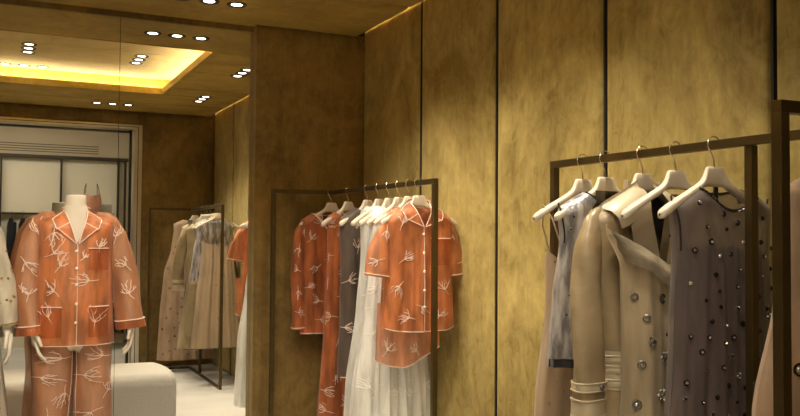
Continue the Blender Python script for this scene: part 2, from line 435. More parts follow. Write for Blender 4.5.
# black clothes on the rail
def coat_mb(w, h, d, arm=.5):
    mb = MB()
    tab = [(0, .05, .02), (-.03, w*.72, d*.6), (-.10, w, d), (-h*.6, w*.95, d), (-h, w*1.05, d)]
    def fn(u, v):
        z = -h*v; ww, dd = lerp(tab, z); a = 2*PI*u
        return (ww*math.cos(a)*(1+.05*math.sin(5*a)), dd*math.sin(a)*(1+.2*math.sin(7*a+v*3)), z)
    mb.grid(fn, 28, 18, closeu=True)
    for s in (-1, 1):
        mb.tube([(s*w*.8, 0, -.06), (s*w*1.1, .01, -.2), (s*w*1.2, .02, -arm*.6), (s*w*1.25, .02, -arm)], [.05, .05, .045, .04], 10)
    return mb
for i, (x, lab) in enumerate(((.19, 'black jacket hanging on the shelving rail, left of the pair'), (.32, 'black jacket hanging on the shelving rail, right of the pair'))):
    t = thing('black_jacket', lab, 'jacket', (x, YS+.02, 1.56), PI/2*.95, 'black jackets on the shelving rail')
    coat_mb(.15, .62-.05*i, .04).build('jacket_body', BLACKC, t)
    MB().tube([(0, 0, -.02), (0, 0, .04), (.02, 0, .06), (.0, 0, .085), (-.02, 0, .065)], .0025, 6).build('hanger_hook', WIRE, t)
# black handbags on the shelves
def bag(x, z, w, h, lab):
    t = thing('handbag', lab, 'handbag', (x, YS+.09, z), 0, 'handbags on the shelving')
    mb = MB()
    def fn(u, v):
        a = 2*PI*u; c, s_ = math.cos(a), math.sin(a); k = 1-.18*v
        sx = (abs(c)**.45)*math.copysign(1, c); sy = (abs(s_)**.45)*math.copysign(1, s_)
        return (w*k*sx, .06*k*sy, h*v)
    mb.grid(fn, 24, 6, closeu=True); mb.add([fn(i/24, 1) for i in range(24)], [tuple(range(24))])
    mb.build('bag_body', BLACKL, t)
    MB().tube([(w*.45*math.cos(PI*i/8), 0, h-.002+.6*h*math.sin(PI*i/8)) for i in range(9)], .005, 6).build('bag_handle', BLACKL, t)
k = 0
for z, h, w in ((.352, .11, .09), (.572, .09, .10), (.762, .06, .11), (.892, .10, .10)):
    wds = {.352: 'bottom', .572: 'second lowest', .762: 'third', .892: 'top'}[z]
    for x, sd in ((.20, 'left'), (1.30, 'right')):
        bag(x, z, w, h, f'black handbag on the {wds} shelf, {sd} bay seen in the mirror')
# unseen glowing panel added to brighten that room
t = thing('added_light_panel', 'unseen glowing panel added to brighten the shelving room', 'ceiling light', (-.4, -.1, ZS-.02))
MB().box(-1.5, 1.5, -.42, .42, -.02, .0).build('diffuser', FILLM, t, smooth=False)
MB().box(-1.54, 1.54, -.46, .46, -.012, .018).build('frame', BRONZE, t, smooth=False)

# ================================================================== RACKS
BZ = CAMH + .2674          # centre of the hanging bars
def rack(name, label, near, corner, foot, extra=None, grp='bronze garment racks'):
    """near: end of the hanging bar, corner: where it turns, foot: end of the short return"""
    t = thing(name, label, 'clothes rack', (corner[0], corner[1], 0), 0, grp)
    h = .0125; ox, oy = corner
    def bar(nm, a, b, z0, z1):
        a = Vector((a[0]-ox, a[1]-oy)); b = Vector((b[0]-ox, b[1]-oy)); d = (b-a); L = d.length
        if L < .001:
            MB().box(a.x-h, a.x+h, a.y-h, a.y+h, z0, z1).build(nm, BRONZE, t, smooth=False, bevel=.0015); return
        an = math.atan2(d.y, d.x); o = MB().box(-h, L+h, -h*.98, h*.98, z0, z1).build(nm, BRONZE, t, smooth=False, bevel=.0015)
        o.location = (a.x, a.y, 0); o.rotation_euler = (0, 0, an)
    zb = BZ-h; zt = BZ+h
    bar('hanging_bar', near, corner, zb, zt); bar('return_bar', corner, foot, zb, zt)
    bar('base_bar', near, corner, 0, .02); bar('base_bar', corner, foot, 0, .02)
    bar('post', near, near, .02, zb); bar('post', foot, foot, .02, zb)
    if extra: bar('post', extra, extra, .02, zb)
    return t
R2X = 1.836
rack('garment_rack', 'slim bronze rack in the foreground holding the trench coat and jewelled dresses', (1.834, 2.519), (1.84, 1.19), (1.417, 1.19), (1.846, 1.646))
rack('garment_rack', 'slim bronze rack beside the brown velvet wall holding orange and white clothes', (1.885, 3.539), (1.862, 4.815), (1.4865, 4.815))

# ---------------------------------------------------------------- hangers
def hanger_parts(t):
    mb = MB()
    tab = [  # x, top, bottom, half depth
        (0, -.062, -.119, .008), (.020, -.062, -.119, .008), (.0285, -.063, -.120, .008), (.032, -.070, -.120, .009), (.037, -.085, -.121, .010), (.046, -.099, -.124, .012),
        (.060, -.110, -.132, .014), (.08, -.121, -.144, .015), (.11, -.137, -.158, .016), (.15, -.157, -.181, .017), (.18, -.173, -.200, .016), (.198, -.184, -.212, .014), (.206, -.191, -.212, .010), (.209, -.198, -.206, .003)]
    full = [(-a, b, c, d) for a, b, c, d in reversed(tab[1:])] + tab
    n = 14
    def fn(u, v):
        x, zt, zb, dd = full[round(v*(len(full)-1))]
        a = 2*PI*u; c, s_ = math.cos(a), math.sin(a)
        return (x, dd*math.copysign(abs(s_)**.7, s_) - abs(x)*.03, (zt+zb)/2 + (zt-zb)/2*math.copysign(abs(c)**.6, c))
    mb.grid(fn, n, len(full)-1, closeu=True)
    mb.build('hanger_body', HANG, t)
    R = .0235; pts = [(0, 0, -.070), (0, 0, -.055), (-.002, 0, -.040), (-.009, 0, -.028)]
    for i in range(17):
        a = math.radians(222 - i*232/16); pts.append((R*math.cos(a), 0, .001+R*math.sin(a)))
    # the hook curls in the plane across the bar
    MB().tube(pts, .0021, 8).build('hook', WIRE, t)
PROTO = None
def copy_tree(o, parent=None):
    c = o.copy(); C.objects.link(c); c.parent = parent
    for ch in list(o.children): copy_tree(ch, c)
    return c
def hanger(x, y, rz, label, group):
    global PROTO
    if PROTO is None:
        PROTO = thing('coat_hanger', label, 'hanger'); hanger_parts(PROTO); t = PROTO
    else: t = copy_tree(PROTO)
    t.location = (x, y, BZ); t.rotation_euler = (0, 0, rz); tag(t, label, 'hanger', group)
    return t

# ================================================================== CLOTHES
ARM = [(0, -.108), (.04, -.108), (.055, -.112), (.08, -.123), (.11, -.137), (.15, -.157), (.18, -.173), (.209, -.192), (.30, -.245)]
def arm_z(x):
    x = abs(x)
    for p, q in zip(ARM, ARM[1:]):
        if x <= q[0]: return p[1]+(q[1]-p[1])*(x-p[0])/(q[0]-p[0])+.0055-NZ
    return -.245-NZ
NZ = -.103            # shoulder point below the bar centre
class Cloth:
    """a hanging garment: local x across, -y is the front, z=0 the shoulder point at the neck"""
    def __init__(s, sil, nw=.06, sw=.2, slope=.42, nf=.05, nb=.01, npow=1.3, folds=(), hemf=None, seed=0, top=None, nu=72, nv=60, sag=0, hang=True):
        s.hang = hang
        s.sil = sil; s.nw = nw; s.sw = sw; s.slope = slope; s.nf = nf; s.nb = nb; s.npow = npow; s.folds = folds
        s.hemf = hemf or (lambda u: 0); s.zb = sil[-1][0]; s.seed = seed; s.nu = nu; s.nv = nv; s.top = top; s.sag = sag
    def wd(s, z): return lerp(s.sil, z)
    def ztop(s, u, side):
        x = abs(u)*s.sw
        if s.top: return s.top(u, side)
        if x < s.nw:
            dpt = s.nf if side < 0 else s.nb
            return s.zs(s.nw)-dpt*(1-(x/s.nw)**s.npow)
        return s.zs(x)
    def zs(s, x): return arm_z(max(abs(x), s.nw)) if s.hang else -s.slope*max(0, abs(x)-s.nw)
    def pos(s, u, z, side, off=0):
        w, d = s.wd(z)[:2]
        zs = s.zs(abs(u)*s.sw)
        k = min(1, max(0, (zs-z)/.035))**.34 if not s.top else 1; d = max(d, .043)
        pw = 3.2+5*max(0, 1+z/.22); a = max(0, 1-abs(u)**pw)**.5
        y = side*d*a*k
        g = max(0, min(1, (-z-.06)/.25))
        f = 0; fx = 0
        for (n, amp, ph, grow) in s.folds:
            sc = amp*(g*(1-grow) + grow*max(0, z/s.zb)**1.2)
            f += sc*math.sin(n*PI*u + ph + s.seed + .6*math.sin(z*5+ph) + (1.3 if side > 0 else 0))
            fx += .35*sc*math.cos(n*PI*u*.8 + ph*1.7 + z*3)
        y += f*(.35+.65*a) + side*off - s.sag*max(0, -z)
        return Vector((u*w + fx*a, y, z))
    def body(s, mb, mi=0, sides=(-1, 1), v0=0, v1=1):
        for side in sides:
            def fn(i, j):
                u = -1+2*i; u = math.copysign(abs(u)**.9, u) if u else 0
                zt = s.ztop(u, side); zb = s.zb + s.hemf(u)
                v = v0+(v1-v0)*j
                return s.pos(u, zt+(zb-zt)*(v**1.15), side)
            mb.grid(fn, s.nu, s.nv, mi)
        return mb
    def at(s, x, z, side=-1, off=.003):
        w = s.wd(z)[0]; u = max(-1, min(1, x/w)); return s.pos(u, z, side, off)
    def line(s, mb, pts, r=.0022, mi=0, side=-1, off=.002):
        out = []
        for (a, b) in zip(pts, pts[1:]):
            n = max(1, int(math.hypot(a[0]-b[0], a[1]-b[1])/.012))
            for i in range(n): t = i/n; out.append(s.at(a[0]+(b[0]-a[0])*t, a[1]+(b[1]-a[1])*t, side, off))
        out.append(s.at(*pts[-1], side, off)); mb.tube(out, r, 6, mi); return mb
    def neckline(s, mb, r=.0025, mi=0):
        for side in (-1, 1):
            pts = []
            for i in range(25):
                u = (-1+2*i/24)*s.nw/s.sw; pts.append(s.pos(u, s.ztop(u, side)-.001, side, .001))
            mb.tube(pts, r, 6, mi)
    def hem(s, mb, r=.002, mi=0, up=0, sides=(-1,)):
        for side in sides:
            mb.tube([s.pos(-.97+1.94*i/60, s.zb+s.hemf(-.97+1.94*i/60)+up, side, .001) for i in range(61)], r, 6, mi)
    def patch(s, mb, poly, mi=0, side=-1, off=.006, n=10):
        """a quad-shaped piece (four corners) laid on the cloth"""
        p00, p10, p11, p01 = poly
        def fn(u, v):
            x = (p00[0]*(1-u)+p10[0]*u)*(1-v)+(p01[0]*(1-u)+p11[0]*u)*v
            z = (p00[1]*(1-u)+p10[1]*u)*(1-v)+(p01[1]*(1-u)+p11[1]*u)*v
            return s.at(x, z, side, off)
        mb.grid(fn, n, n, mi)

def coral(mb, at, x, z, size, ang, mi=0, rnd=random, w=.0020, branches=5):
    """an embroidered sprig of branching coral; at(x,z) gives the point on the cloth"""
    def stroke(x0, z0, a, L, bend, w0):
        pts = []; px, pz = x0, z0; n = 9; wob = rnd.uniform(0, 6)
        for i in range(n+1):
            pts.append(at(px, pz)); px += L/n*math.cos(a); pz += L/n*math.sin(a); a += bend/n + .35*math.sin(i*1.7+wob)
        mb.tube(pts, [w0*(1-.35*i/n) for i in range(n+1)], 5, mi)
        return px, pz, a
    s = size
    ex = stroke(x, z, ang+PI, s*.45, rnd.uniform(-.6, .6), w)
    for i in range(branches):
        q = -1+2*i/(branches-1)
        a = ang + q*1.05 + rnd.uniform(-.12, .12)
        L = s*(.45+.5*rnd.random()) * (1-.12*abs(q))
        e = stroke(x, z, a, L, -q*.9+rnd.uniform(-.8, .8), w)
        if i % 2 == 0: stroke(x+L*.45*math.cos(a), z+L*.45*math.sin(a), a+.8*(1 if q < 0 else -1), s*.28, .8, w*.9)
class Sleeve:
    def __init__(s, path, folds=.004, flat=.6, seed=0):
        s.p = path; s.folds = folds; s.flat = flat; s.seed = seed   # path: (x,y,z,r)
        s.L = [0]
        for a, b in zip(path, path[1:]): s.L.append(s.L[-1]+math.dist(a[:3], b[:3]))
    def pos(s, t, ph, off=0):
        d = t*s.L[-1]
        for i in range(len(s.p)-1):
            if d <= s.L[i+1] or i == len(s.p)-2:
                k = (d-s.L[i])/(s.L[i+1]-s.L[i]); a, b = s.p[i], s.p[i+1]
                q = [a[j]+(b[j]-a[j])*k for j in range(4)]; break
        dx, dz = s.p[min(i+1, len(s.p)-1)][0]-s.p[i][0], s.p[min(i+1, len(s.p)-1)][2]-s.p[i][2]
        if 0 < i and k < .5:
            a = s.p[i-1]; w_ = .5-k; dx = dx*(1-w_)+(s.p[i][0]-a[0])*w_; dz = dz*(1-w_)+(s.p[i][2]-a[2])*w_
        m = math.hypot(dx, dz) or 1; nx, nz = -dz/m, dx/m      # in-plane normal
        r = q[3]*(1 + s.folds/q[3]*math.sin(3*ph+t*9+s.seed)*min(1, t*4))+off
        return Vector((q[0]+nx*r*math.cos(ph), q[1]-r*s.flat*math.sin(ph), q[2]+nz*r*math.cos(ph)))
    def build(s, mb, mi=0, n=26, m=26): mb.grid(lambda u, v: s.pos(v, 2*PI*u), n, m, mi, closeu=True); return mb
    def ring(s, mb, t, r=.0024, mi=0, off=.001): mb.tube([s.pos(t, 2*PI*i/28, off) for i in range(29)], r, 6, mi, caps=False)
    def at(s, c, d):           # c: across (metres, small), d: along (metres)
        t = max(0.0, min(1.0, d/s.L[-1]))
        return s.pos(t, PI/2 + c/.05, .003)

def camp_shirt(t, cl, M, sleeves, rnd, corals, SM=None, cw=.0020, pocket=True, placket_x=0.0, notch=.115, mats=None, buttons=(-.15, -.24, -.33, -.42, -.50)):
    """open camp collar, placket, buttons, chest pocket with white piping"""
    mb = MB(); cl.body(mb)
    # piping along placket, hem and coral sprigs are worked into the cloth
    cl.line(mb, [(placket_x, -notch), (placket_x, cl.zb+.004+cl.hemf(0))], .0022, 1)
    cl.hem(mb, .002, 1)
    for (x, z, sz, an) in corals: coral(mb, lambda a, b: cl.at(a, b), x, z, sz, an, 1, rnd, w=cw)
    mb.build('shirt_body', [M, EMBR], t)
    # collar: two leaves and a lapel each side
    co = MB()
    for s in (-1, 1):
        nw = cl.nw
        def P(x, z): return (s*x, z)
        leaf = [P(nw*.80, .012), P(nw+.050, -.035), P(nw+.032, -.085), P(nw*.55, -.050)]
        lap = [P(nw*.62, -.045), P(nw+.030, -.078), P(nw+.026, -.088), P(.004, -notch)]
        cl.patch(co, leaf, 0, off=.009); cl.patch(co, lap, 0, off=.011)
        cl.line(co, [leaf[0], leaf[1], leaf[2], leaf[3]], .0022, 1, off=.010)
        cl.line(co, [lap[1], lap[3], P(nw*.60, -.045), P(nw*.86, .004)], .0024, 1, off=.013)
    z0 = cl.zs(cl.nw)
    def stand(u, v):
        a = PI*u; return Vector((-cl.nw*math.cos(a)*1.05, .034*math.sin(a)+.0, z0+.016*v+.004+.012*math.sin(a)))
    co.grid(stand, 20, 3, 0)
    co.tube([stand(i/20, 1) for i in range(21)], .0022, 6, 1)
    co.build('collar', [M, PIPE], t)
    for z in buttons:
        if z > cl.zb+.03: MB().disc(cl.at(placket_x-.004, z, -1, .005), (0, -1, 0), .0075, .004, 0, 12).build('button', BTN, t)
    if pocket:
        px, pz, pw, ph = pocket
        pk = MB(); cl.patch(pk, [(px, pz), (px+pw, pz), (px+pw, pz-ph), (px, pz-ph)], 0, off=.005)
        cl.line(pk, [(px, pz), (px+pw, pz)], .0024, 1, off=.007); pk.build('pocket', [ORGD, PIPE], t)
    for sl, cs in sleeves:
        m = MB(); sl.build(m, 0); sl.ring(m, .97, mi=1); 
        for (c, d, sz, an) in cs: coral(m, lambda a, b: sl.at(a, -b), c, -d, sz, an, 1, rnd, w=cw)
        m.build('sleeve', [SM or M, EMBR], t)

def rnd_corals(rnd, xr, zr, n, sz=.07):
    """a loose scatter over the cloth, never two sprigs on top of each other"""
    out = []
    tries = 0
    while len(out) < n and tries < 900:
        tries += 1
        x = rnd.uniform(*xr); z = rnd.uniform(*zr)
        if all(math.hypot(x-a[0], z-a[1]) > sz*1.45 for a in out): out.append((x, z, sz*rnd.uniform(.85, 1.15), rnd.uniform(0, 2*PI)))
    return out

# ---------------------------------------------------------------- rack by the brown wall
def mrack_x(y): return 1.862 + (4.815-y)/(4.815-3.539)*.023
MH = [bar_y(px, 1.872) for px in (349, 367.5, 378.5, 388.5, 398, 408, 417)]
GH = 'cream hangers on the rack of orange clothes'
mlab = ['cream hanger at the wall end of the rack, holding the V-neck orange blouse', 'cream hanger holding the long rust dress',
        'cream hanger holding the grey-brown embroidered dress', 'cream hanger holding the rearmost white dress', 'cream hanger holding the middle white dress',
        'cream hanger holding the foremost white embroidered gown', 'cream hanger holding the sleeveless orange top', 'cream hanger holding the front short-sleeved orange shirt']
spots = [(1.845, 4.80)] + [(mrack_x(y), y) for y in MH]
MRZ = (0, .36, .34, .38, .30, .22, .10, 0)
for (x, y), l, rz in zip(spots, mlab, MRZ): hanger(x, y, rz, l, GH)

def gloc(i, dz=0): return (spots[i][0], spots[i][1], BZ+NZ+dz)
rn = random.Random(3)
# 1 V-neck long sleeved blouse
t = thing('blouse', 'rust orange V-neck blouse with long sleeves and white coral embroidery, nearest the brown wall', 'blouse', (gloc(0)[0]-.02, *gloc(0)[1:]), 0)
cl = Cloth([(0, .19, .035), (-.08, .178, .045), (-.25, .165, .045), (-.74, .178, .05)], nw=.105, sw=.190, nf=.12, npow=1, folds=((3, .006, 0, .6), (7, .003, 1, .5)))
mb = MB(); cl.body(mb); cl.neckline(mb, .0035, 1); cl.hem(mb, .003, 1); cl.line(mb, [(0, -.15), (0, -.73)], .0022, 1)
for c in rnd_corals(rn, (-.15, .15), (-.70, -.05), 14): coral(mb, cl.at, *c, 1, rn)
mb.build('blouse_body', [ORG2, EMBR], t)
for s in (-1, 1):
    sl = Sleeve([(s*.120, 0, -.056, .012), (s*.155, 0, -.088, .025), (s*.184, -.005, -.15, .037), (s*.194, -.012, -.36, .038), (s*.192, -.016, -.60, .038), (s*.190, -.016, -.715, .042)], seed=s, flat=.8)
    m = MB(); sl.build(m); sl.ring(m, .985, .003, 1)
    for d in (.08, .2, .33, .45, .58): coral(m, lambda a, b: sl.at(a, -b), rn.uniform(-.02, .02), -d, .065, rn.uniform(0, 6), 1, rn)
    m.build('sleeve', [ORG2, EMBR], t)
# 2 long rust dress
t = thing('long_dress', 'long rust orange dress with white coral embroidery hanging behind the grey-brown dress', 'dress', gloc(1), MRZ[1])
cl = Cloth([(0, .165, .03), (-.1, .15, .04), (-.3, .15, .045), (-.7, .17, .055), (-1.28, .215, .075)], nw=.10, sw=.150, nf=.10, npow=1, folds=((4, .010, .4, .7), (9, .004, 1, .5)))
mb = MB(); cl.body(mb); cl.neckline(mb, .0025, 1); cl.hem(mb, .003, 1)
for c in rnd_corals(rn, (-.19, .19), (-1.24, -.06), 30, .075): coral(mb, cl.at, *c, 1, rn)
mb.build('dress_body', [ORG2, EMBR], t)
# 3 grey-brown dress
t = thing('long_dress', 'grey-brown sheer sleeveless dress with white coral embroidery beside the white gowns', 'dress', (gloc(2)[0]-.03, *gloc(2)[1:]), MRZ[2])
cl = Cloth([(0, .19, .03), (-.1, .16, .035), (-.3, .15, .04), (-.6, .15, .045), (-.92, .165, .055)], nw=.055, sw=.195, nf=.06, folds=((4, .008, 1.4, .7), (9, .003, 2, .5)))
mb = MB(); cl.body(mb); cl.hem(mb, .0025, 1)
for c in rnd_corals(rn, (-.15, .15), (-.88, -.04), 20, .075): coral(mb, cl.at, *c, 1, rn)
mb.build('dress_body', [BROWNS, EMBR], t)
# 4 5 6 white dresses
wl_ = ['white sheer dress, rearmost of the white ones on the rack', 'white sleeveless silk dress between the two other white ones', 'white embroidered full-length gown with pearls behind the orange shirts']
for i in range(3):
    t = thing('white_gown', wl_[i], 'dress', (gloc(3+i)[0]-.03, *gloc(3+i)[1:]), MRZ[3+i])
    wide = (.17, .20, .250)[i]; up = (.080, .090, .150)[i]
    cl = Cloth([(0, up, .03), (-.1, up, .040), (-.3, up*.97, .045), (-.55, up*1.18, .07), (-.95, wide*.93, .10), (-1.40, wide, .12)], nf=.07, nw=min(.075, up*.6), sw=up,
               folds=((4.3, .016, i*1.3, .8), (9.5, .010, 2+i, .7), (17, .003, i, .5)), seed=i, hemf=lambda u: .0)
    mb = MB(); cl.body(mb); cl.neckline(mb, .0025, 1); cl.hem(mb, .003, 1)
    if i == 2:
        for c in rnd_corals(rn, (-.2, .2), (-1.3, -.05), 34, .075): coral(mb, cl.at, *c, 1, rn, w=.002)
    else:
        for c in rnd_corals(rn, (-.12, .12), (-.7, -.05), 10, .06): coral(mb, cl.at, *c, 1, rn, w=.0016)
    if i == 2:
        for j in range(80):
            x = rn.uniform(-.22, .22); z = rn.uniform(-1.3, -.6); mb.disc(cl.at(x, z, -1, .003), (0, -1, 0), .003, .002, 1, 6)
    mb.build('gown_body', [WHITES if i != 1 else WHITEO, WEMB], t)
# 7 pale shirt behind, 8 front shirt
def short_shirt(i, label, mat, seed, sc=1, blind=False):
    r = random.Random(seed)
    t = thing('short_sleeved_shirt', label, 'shirt', gloc(i), 0)
    cl = Cloth([(0, .20, .04), (-.08, .182, .055), (-.3, .180, .062), (-.62, .195, .066)], nw=.062, sw=.195, nf=.12, npow=1.0,
               folds=((2.4, .008, .6+seed, .5), (6, .005, 1+seed, .5), (13, .0015, 0, .5)), hemf=lambda u: .02*abs(u)**3)
    sls = []
    for s in (-1, 1):
        q = 0 if s < 0 else .022
        sl = Sleeve([(s*.120, 0, -.058, .012), (s*.158, 0, -.096, .028), (s*(.190-q*.6), -.003, -.155, .046-q*.2), (s*(.215-q), -.008, -.24, .056-q*.4), (s*(.232-q), -.012, -.355, .064-q*.5)], seed=s+seed, folds=.005, flat=.66)
        sls.append((sl, [(r.uniform(-.02, .02), .10, .07, r.uniform(0, 6)), (r.uniform(-.03, .03), .25, .075, r.uniform(0, 6))]))
    cs = [(-.115, -.10, .085, 1.2), (-.10, -.27, .085, .5), (.11, -.42, .085, 2.0), (-.02, -.50, .07, 5.5), (-.13, -.40, .08, 4.2), (.085, -.55, .06, 1.0), (-.08, -.55, .07, 3.0)]
    camp_shirt(t, cl, mat, sls, r, cs, pocket=(.035, -.17, .115, .13))
    # longer back panel hanging below the front
    tl = Cloth([(0, .17, .02), (-.5, .175, .045), (-.80, .185, .05)], folds=((3, .007, 2, .5),), hemf=lambda u: .05*u*u+.05*max(0, u))
    m = MB()
    m.grid(lambda u, v: tl.pos((-1+2*u)*.95, -.48+(-.32+tl.hemf(-1+2*u))*v, 1) - Vector((.060, .030, 0)), 40, 20)
    m.tube([tl.pos((-1+2*u/40)*.95, -.80+tl.hemf(-1+2*u/40), 1)-Vector((.060, .032, 0)) for u in range(41)], .0024, 6, 1)
    for (x, z, sz, an) in ((-.10, -.71, .085, 1.0), (.06, -.72, .07, 2.5)):
        coral(m, lambda a, b: tl.at(a, b, 1, 0)-Vector((.060, .034, 0)), x, z, sz, an, 1, r)
    m.build('back_tail', [mat, EMBR], t)
    return t
t = thing('sleeveless_top', 'orange organza sleeveless top tucked just behind the front orange shirt', 'top', gloc(6, 0), MRZ[6])
cl = Cloth([(0, .19, .03), (-.08, .155, .04), (-.3, .15, .045), (-.55, .165, .05)], nw=.07, sw=.175, nf=.16, nb=.13, folds=((3, .006, 1, .5), (8, .003, 0, .5)))
mb = MB(); cl.body(mb); cl.neckline(mb, .0025, 1); cl.hem(mb, .0025, 1)
for c in rnd_corals(rn, (-.14, .14), (-.5, -.05), 9, .075): coral(mb, cl.at, *c, 1, rn)
mb.build('top_body', [ORG, EMBR], t)
short_shirt(7, 'orange short-sleeved camp collar shirt with pearl buttons at the front of the rack', ORG, 5)

# ---------------------------------------------------------------- foreground rack
RH = [bar_y(px, R2X) for px in (583, 605.5, 643, 676, 714.6)] + [1.36]
RX = R2X
rlab = ['cream hanger at the far end of the foreground rack, holding the blush slip dress', 'cream hanger holding the silver-blue top',
        'cream hanger inside the tan trench coat', 'cream hanger holding the taupe grommet dress', 'cream hanger holding the dark jewelled dress',
        'cream hanger holding the peach jewelled gown behind the nearest post']
GR = 'cream hangers on the foreground rack'
for y, l, rz in zip(RH, rlab, (0, 0, 0, 0, 0, 0)): hanger(RX, y, rz, l, GR)
def rloc(i, dx=0): return (RX+dx, RH[i], BZ+NZ)
rn = random.Random(11)
def beads(mb, cl, n, xr, zr, kinds, side=-1, rr=(.004, .009), mind=.04):
    pts = []
    tries = 0
    while len(pts) < n and tries < 3000:
        tries += 1
        x = rn.uniform(*xr); z = rn.uniform(*zr)
        w = cl.wd(z)[0]
        if abs(x) > w*.93 or z < cl.zb+.01 or z > cl.ztop(x/w, side)-.02: continue
        if any(math.hypot(x-a, z-b) < mind for a, b in pts): continue
        pts.append((x, z)); p = cl.at(x, z, side, .003); q = cl.at(x+.004, z, side, .003)-p; nrm = Vector((q.y, -q.x, 0))*side*-1
        if nrm.length < 1e-6: nrm = Vector((0, side, 0))
        r = rn.uniform(*rr); k = rn.choice(kinds)
        if k == 'ring':
            mb.disc(p, nrm, r*.55, .003, 1, 8); mb.ring(p, nrm, r*.95, r*.22, 3, 14)
        elif k == 'star':
            mb.disc(p, nrm, r*1.0, .004, 2, 5); mb.disc(p+nrm.normalized()*.004, nrm, r*.5, .003, 1, 6)
        elif k == 'cluster':
            for i in range(6):
                a = i*PI/3; mb.disc(p+Vector((math.cos(a)*r, 0, math.sin(a)*r)), nrm, r*.4, .004, 1 if i % 2 else 3, 6)
            mb.disc(p, nrm, r*.55, .005, 2, 8)
        elif k == 'blk': mb.disc(p, nrm, r*.8, .004, 2, 8)
        else: mb.disc(p, nrm, r*.6, .003, 1, 7)
# g1 blush slip dress
t = thing('slip_dress', 'blush silk slip dress with thin straps at the far end of the foreground rack', 'dress', rloc(0), 0)
def slip_top(u, side): return -.21 - (.045*(1-abs(abs(u)*2-1)) if side < 0 else -.0) - (.035*(1-abs(u)**2) if side < 0 else .05*(1-u*u))
cl = Cloth([(-.15, .145, .05), (-.22, .15, .055), (-.4, .15, .05), (-.7, .19, .06), (-1.17, .235, .07)], sw=.145, top=slip_top, folds=((4, .010, .5, .8), (9, .004, 0, .6)))
mb = MB(); cl.body(mb); beads(mb, cl, 90, (-.22, .22), (-1.15, -.24), ('dot', 'dot', 'star'), rr=(.003, .006), mind=.025)
beads(mb, cl, 60, (-.22, .22), (-1.15, -.24), ('dot', 'dot', 'star'), side=1, rr=(.003, .006), mind=.025)
mb.build('dress_body', [BLUSH, JEWS, JEWG, JEWS], t)
for s in (-1, 1): 
    MB().tube([(s*.118, -.045, -.205), (s*.15, -.030, -.10), (s*.165, 0, -.052), (s*.15, .028, -.12), (s*.10, .045, -.235)], .0032, 6).build('strap', BLUSH, t)
# g2 silver top
t = thing('sleeveless_top', 'silver-blue shimmering sleeveless top with a black hem beside the trench coat', 'top', rloc(1, -.015), 0)
cl = Cloth([(0, .19, .03), (-.07, .175, .04), (-.16, .162, .05), (-.35, .190, .06), (-.575, .215, .06)], nf=.07, nw=.075, sw=.185, folds=((4, .010, .5, .6), (11, .004, 0, .4), (19, .002, 0, .4)))
mb = MB(); cl.body(mb); cl.neckline(mb, .003, 1); beads(mb, cl, 34, (-.20, .20), (-.54, -.05), ('dot', 'ring', 'dot'), rr=(.004, .007))
for k in range(2):
    mb.tube([cl.pos(-.98+1.96*i/50, -.550, -1, .001) for i in range(51)], .003, 5, 1)
def band(u, v): return cl.pos(-1+2*u, -.550-.025*v, -1, .002)
mb.grid(band, 50, 3, 1)
for s in (-1, 1):
    mb.tube([cl.pos(s*.985, -.05-.13*i/12, -1, 0) for i in range(13)], .003, 6, 1)
mb.build('top_body', [SILV, BLKTRIM, JEWB, JEWS], t)
# g3 trench coat
t = thing('trench_coat', 'tan leather trench coat with wide collar, cuff strap and banded waist', 'coat', rloc(2, -.012), .12)
cl = Cloth([(0, .235, .045), (-.08, .225, .062), (-.3, .20, .066), (-.52, .175, .06), (-.60, .178, .062), (-1.10, .215, .075)], nw=.065, sw=.235, nf=.30, nb=-.005, npow=.9, slope=.42,
           folds=((3.2, .010, .4, .6), (8, .004, 1, .5)))
mb = MB(); cl.body(mb)
mb.build('coat_body', TAN, t)
m = MB()
m.grid(lambda u, v: cl.pos((-1+2*u)*.86, -.02-1.0*v, 1, -.006), 30, 30); m.build('lining', TAND, t)
co = MB()
for s in (-1, 1):
    def P(x, z): return (s*x, z)
    cl.patch(co, [P(.030, .020), P(.195, -.060), P(.165, -.135), P(.045, -.090)], 0, off=.022)
    cl.patch(co, [P(.048, -.080), P(.135, -.125), P(.120, -.190), P(.004, -.31)], 0, off=.026)
co.grid(lambda u, v: Vector((-.072*math.cos(PI*u), .055*math.sin(PI*u)-.018, -.012+.030*v)), 20, 4)
co.build('collar', TANL, t)
bt = MB()
for z in (-.515, -.545, -.585):
    def bf(u, v, z=z): 
        p = cl.pos(-1+2*u, z-.020*v, -1, .007+.003*math.sin(PI*v)); return p
    bt.grid(bf, 50, 5)
    bt.tube([cl.pos(-1+2*i/50, z-.0, -1, .008) for i in range(51)], .003, 6, 0)
bt.grid(lambda u, v: cl.pos(-1+2*u, -.50-.115*v, -1, .004), 50, 5)
bt.grid(lambda u, v: cl.pos(-1+2*u, -.50-.115*v, 1, .004), 50, 5)
bt.build('waist_belt', TANL, t)
